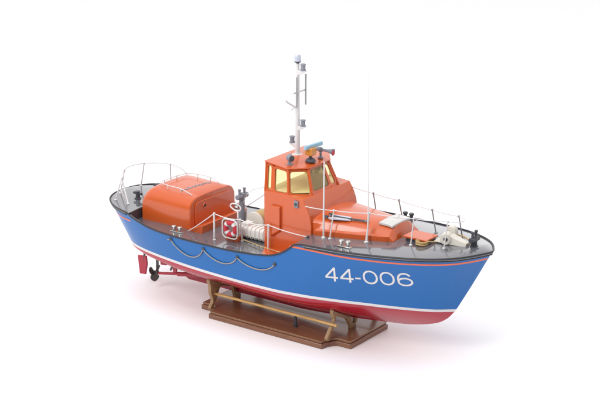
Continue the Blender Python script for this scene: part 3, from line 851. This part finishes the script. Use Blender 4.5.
for side in (-1, 1):
    st = [(-1.77, 1.36, 1.80, -1.80, 1.32, 2.60), (-1.02, 1.00, 1.81, -1.02, 1.10, 2.50), (.13, 1.28, 1.80, .16, 1.30, 2.62)]
    for b_ in st: stanchion((b_[0], side*b_[1], b_[2]), (b_[3], side*b_[4], b_[5]), .027, m_='white')
    top = [(b_[3], side*b_[4], b_[5]) for b_ in st]
    pts = sag((-2.85, side*1.25, 1.83), top[0], .02)+sag(top[0], top[1], .05)[1:]+sag(top[1], top[2], .05)[1:]+sag(top[2], (1.60, side*1.40, zsheer(1.7)+.06), .03)[1:]
    mb = MB(); mb.tube(pts, .015, 8); mb.build('life_line', 'wire', boat, ang=60)
    lowr = sag((st[1][0], side*st[1][1], 1.88), (st[2][0], side*st[2][1], 1.90), .01)+sag((st[2][0], side*st[2][1], 1.90), (1.15, side*1.80, 2.10), .01)[1:]
    mb = MB(); mb.tube(lowr, .015, 8); mb.build('lower_life_line', 'rope', boat, ang=60)
    mb = MB(); mb.lathe((1.60, side*1.40, zsheer(1.7)+.0), (0, 0, 1), [(0, .06), (.05, .05), (.09, .03), (.10, 0)], 12); mb.build('line_fitting', 'dark', boat)
# stern rail
sb = [(-6.20, -.45), (-6.22, .55), (-5.55, 1.22)]
stt = [(-6.02, -.43, 2.97), (-6.0, .47, 2.97), (-5.38, 1.0, 2.92)]
for (bx, by), t in zip(sb, stt): stanchion((bx, by, deck(bx, by)), t, .018, m_='wire')
arcp = smooth_path([(-5.45, -.98, deck(-5.45, .98)), (-5.62, -1.05, 2.55), (-5.82, -.80, 2.84), (-6.02, -.43, 2.97), (-6.12, 0, 2.98), (-6.0, .47, 2.97), (-5.75, .80, 2.95), (-5.38, 1.0, 2.92), (-4.95, 1.08, 2.80), (-4.75, 1.15, 2.5), (-4.92, 1.30, deck(-5, 1.3))], 8)
mb = MB(); mb.tube(arcp, .014, 8); mb.build('stern_rail', 'wire', boat, ang=60)
stanchion((-5.95, -.95, deck(-5.95, .95)), (-5.84, -.78, 2.83), .018, m_='wire')
stanchion((-5.40, -1.0, deck(-5.4, 1.0)), (-5.86, -.74, 2.78), .026, 'rail_brace', 'white')

# whip aerials
mb = MB(); p0 = Vector((2.02, -1.22, deck(2.0, 1.22))); mb.lathe(p0, (0, 0, 1), [(-.01, .06), (.03, .06), (.05, .036)], 12)
mb.tube([p0, p0+Vector((.0, 0, .9)), p0+Vector((.01, 0, 2.22))], [.026, .025, .022], 10); mb.build('whip_aerial', 'white', boat, ang=60)
mb = MB(); p0 = Vector((3.30, -.96, deck(3.3, .96))); mb.lathe(p0, (0, 0, 1), [(-.01, .05), (.03, .05), (.04, .026)], 12)
mb.tube([p0, Vector((3.27, -.86, 3.35)), Vector((3.26, -.85, 4.5)), Vector((3.23, -.85, 6)), Vector((3.22, -.85, 7.44))], [.024, .022, .015, .010, .007], 10); mb.build('whip_aerial', 'wire', boat, ang=60)
# boat-hook with its white ring, and the arching wire aerial
mb = MB(); mb.tube([(-1.10, -1.08, 1.82), (-1.14, -1.04, 2.76)], .03, 10); pole = mb.build('ring_pole', 'white', boat, ang=60)
lp = [(-1.14, -1.05, 2.72), (-1.25, -1.07, 2.75), (-1.38, -1.08, 2.84), (-1.34, -1.06, 2.92), (-1.20, -1.02, 2.92), (-1.08, -1.0, 2.84), (-1.07, -1.02, 2.76)]
mb = MB(); mb.tube(smooth_path(lp+[lp[0]], 6), .021, 8); mb.build('pole_ring', 'white', pole, ang=60)
mb = MB(); mb.tube(smooth_path([(-1.70, -.05, 2.62), (-1.52, .02, 2.98), (-1.15, .12, 3.14), (-.7, .15, 3.22), (-.12, .15, 3.24)], 8), .010, 6); mb.build('wire_aerial', 'wire', boat, ang=60)
# small orange locker under the lifebuoy
mb = MB(); mb.box(-1.50, -1.06, -1.16, -.95, 1.80, 1.98); mb.build('deck_locker', 'orange', boat, bevel=.02)

# ------------------------------------------------------------------ things resting on the boat
# lifebuoy in its square grab line
lb_ = empty('lifebuoy', (-1.27, -1.22, 1.94))
tag(lb_, 'red and white lifebuoy in a squarish white grab line, hung on the starboard life line', 'lifebuoy')
cc = Vector((-1.27, -1.22, 2.21))
for k in range(4):
    mb = MB(); a0 = math.radians(45+90*k+12); a1 = math.radians(45+90*(k+1)-12)
    pts = [cc+Vector((math.cos(t)*.175, 0, math.sin(t)*.185)) for t in [a0+(a1-a0)*i/10 for i in range(11)]]
    mb.tube(pts, .075, 12); mb.build('ring_quarter', 'buoyred', lb_, ang=60)
    a0 = math.radians(45+90*k-13); a1 = math.radians(45+90*k+13)
    pts = [cc+Vector((math.cos(t)*.175, 0, math.sin(t)*.185)) for t in [a0+(a1-a0)*i/5 for i in range(6)]]
    mb = MB(); mb.tube(pts, .082, 12); mb.build('white_band', 'white', lb_, ang=60)
mb = MB(); pts = [cc+Vector((x, -.04, z)) for x, z in rrect(.275, .285, .14, 8)]; mb.tube(pts, .021, 8, closed=True); mb.build('grab_line', 'white', lb_, ang=60)
# ribbed raft pack
rp = empty('liferaft_pack', (-.9, -.55, 1.82))
tag(rp, 'white ribbed liferaft pack lying on the well deck beside the wheelhouse', 'liferaft')
mb = MB(); mb.prism(rrect(.22, .17, .09), lambda p, h: (h, -.60+p[0], 2.03+p[1]), -1.36, -.34); mb.build('raft_body', 'raft', rp, bevel=.02, ang=30)
for k in range(7):
    mb = MB(); x = -1.30+.15*k; pts = [(x, -.60+p[0], 2.03+p[1]) for p in rrect(.228, .178, .095)]; mb.tube(pts, .018, 8, closed=True); mb.build('rib', 'raft', rp, ang=60)
    if k < 6: mb = MB(); mb.lathe((x+.075, -.81, 1.92), (0, -1, 0), [(0, .035), (.035, .035), (.045, .015)], 10); mb.build('lashing_eye', 'steel', rp)
mb = MB(); mb.prism(rrect(.13, .07, .03), lambda p, h: (-1.12+p[0], h, 2.24+p[1]*.6), -.74, -.46); mb.build('release_unit', 'raft', rp, bevel=.01)
# rope coil
mb = MB(); pts = []
zc_ = deck(4.80, .52)
for i in range(360):
    t = i/359; an = t*2*math.pi*6; R_ = .145+.02*math.sin(t*9)
    pts.append((4.80+R_*math.cos(an), -.50+R_*math.sin(an)*.95, zc_+.025+.09*t+.006*math.sin(an*3)))
pts += [(4.98, -.40, zc_+.10), (5.05, -.20, zc_+.05), (5.15, .02, zc_+.03), (5.25, .18, zc_+.03)]
mb.tube(pts, .021, 8); o = mb.build('rope_coil', 'rope', None, ang=60, loc=(4.8, -.5, zc_)); tag(o, 'coil of tan rope lying against the orange fore hatch', 'rope')
mb = MB(); z = deck(5.9, 0); mb.tube(smooth_path([(5.38, .22, z+.14), (5.6, .30, z+.12), (5.82, .28, z+.06), (5.92, .18, z+.05), (6.05, .12, z+.10), (6.18, .02, z+.16), (6.10, -.12, z+.12), (6.05, .06, z+.08)], 8), .022, 7)
o = mb.build('mooring_rope', 'rope', None, ang=60, loc=(5.9, .1, z)); tag(o, 'short tan rope leading from the white foredeck anchor to the dark bow bitt', 'rope')
# white foredeck anchor
z = deck(5.3, 0)
an_ = empty('deck_anchor', (5.35, -.02, z)); tag(an_, 'large cream white anchor lying on the foredeck beside the rope coil', 'anchor')
mb = MB(); mb.add([(4.98, -.20, z+.02), (5.34, -.22, z+.02), (5.34, .30, z+.02), (5.34, -.12, z+.24), (5.34, .20, z+.24), (5.02, -.18, z+.06)], [(0, 1, 2), (0, 5, 3, 1), (1, 3, 4, 2), (5, 4, 3), (0, 2, 4, 5)]); mb.build('fluke', 'cream', an_, bevel=.012)
mb = MB(); v = [(5.44, -.22, z+.02), (5.44, .12, z+.02), (5.44, .10, z+.27), (5.44, -.18, z+.27), (5.98, -.16, z+.02), (5.98, .06, z+.02), (5.98, .04, z+.12), (5.98, -.14, z+.12)]
mb.add(v, [(0, 1, 2, 3), (4, 5, 6, 7), (0, 1, 5, 4), (1, 2, 6, 5), (2, 3, 7, 6), (3, 0, 4, 7)]); mb.build('fluke', 'cream', an_, bevel=.012)
mb = MB(); mb.lathe((5.40, -.26, z+.17), (.35, -1, .1), [(-.36, .10), (-.36, .16), (-.02, .16), (0, .145), (.0, .06), (-.06, .05)], 24); hub = mb.build('hub', 'cream', an_)
mb = MB(); mb.lathe((5.405, -.275, z+.172), (.35, -1, .1), [(-.02, .055), (.004, .055)], 18); mb.build('hub_hole', 'black', hub)
mb = MB(); mb.prism(smooth_path([(5.15, .10, 0), (5.22, .38, 0), (5.36, .44, 0), (5.48, .36, 0), (5.50, .12, 0)], 5), lambda p, h: (p[0], h+.18, z+p[1]), -.06, .10); mb.build('shank', 'cream', an_, bevel=.03, merge=False)
# grey anchor on the cabin roof
def tz(x, y): return 3.12-.03*(x-1.5)/2.45-abs(y)*.14
ga = empty('stowed_anchor', (2.4, -.65, 3.04)); tag(ga, 'long grey anchor lying on the orange fore cabin roof aft of the skylight', 'anchor')
mb = MB(); mb.tube([(1.92, -.73, 3.09), (2.4, -.66, 3.085), (2.95, -.52, 3.08)], [.035, .03, .028], 8); mb.build('shank', 'dark', ga)
mb = MB(); mb.add([(1.92, -.86, 3.055), (2.05, -.93, 3.05), (2.58, -.70, 3.06), (2.1, -.66, 3.065), (1.92, -.86, 3.085), (2.05, -.93, 3.08), (2.58, -.70, 3.09), (2.1, -.66, 3.095)], [(0, 1, 2, 3), (4, 5, 6, 7), (0, 1, 5, 4), (1, 2, 6, 5), (2, 3, 7, 6), (3, 0, 4, 7)]); mb.build('fluke', 'lens', ga)
mb = MB(); mb.add([(1.84, -.68, 3.065), (1.90, -.60, 3.07), (2.5, -.52, 3.08), (2.5, -.64, 3.07), (1.84, -.68, 3.095), (1.90, -.60, 3.10), (2.5, -.52, 3.11), (2.5, -.64, 3.10)], [(0, 1, 2, 3), (4, 5, 6, 7), (0, 1, 5, 4), (1, 2, 6, 5), (2, 3, 7, 6), (3, 0, 4, 7)]); mb.build('fluke', 'lens', ga)
for y in (-.62, -.86):
    mb = MB(); mb.obox((1.86, y, 3.09), (.06, 0, 0), (0, .04, 0), (0, 0, .035)); mb.build('stock', 'dark', ga, bevel=.01)
mb = MB(); mb.torus((2.99, -.51, 3.085), (0, .1, 1), .05, .022, 20, 8); mb.build('ring', 'grey', ga)
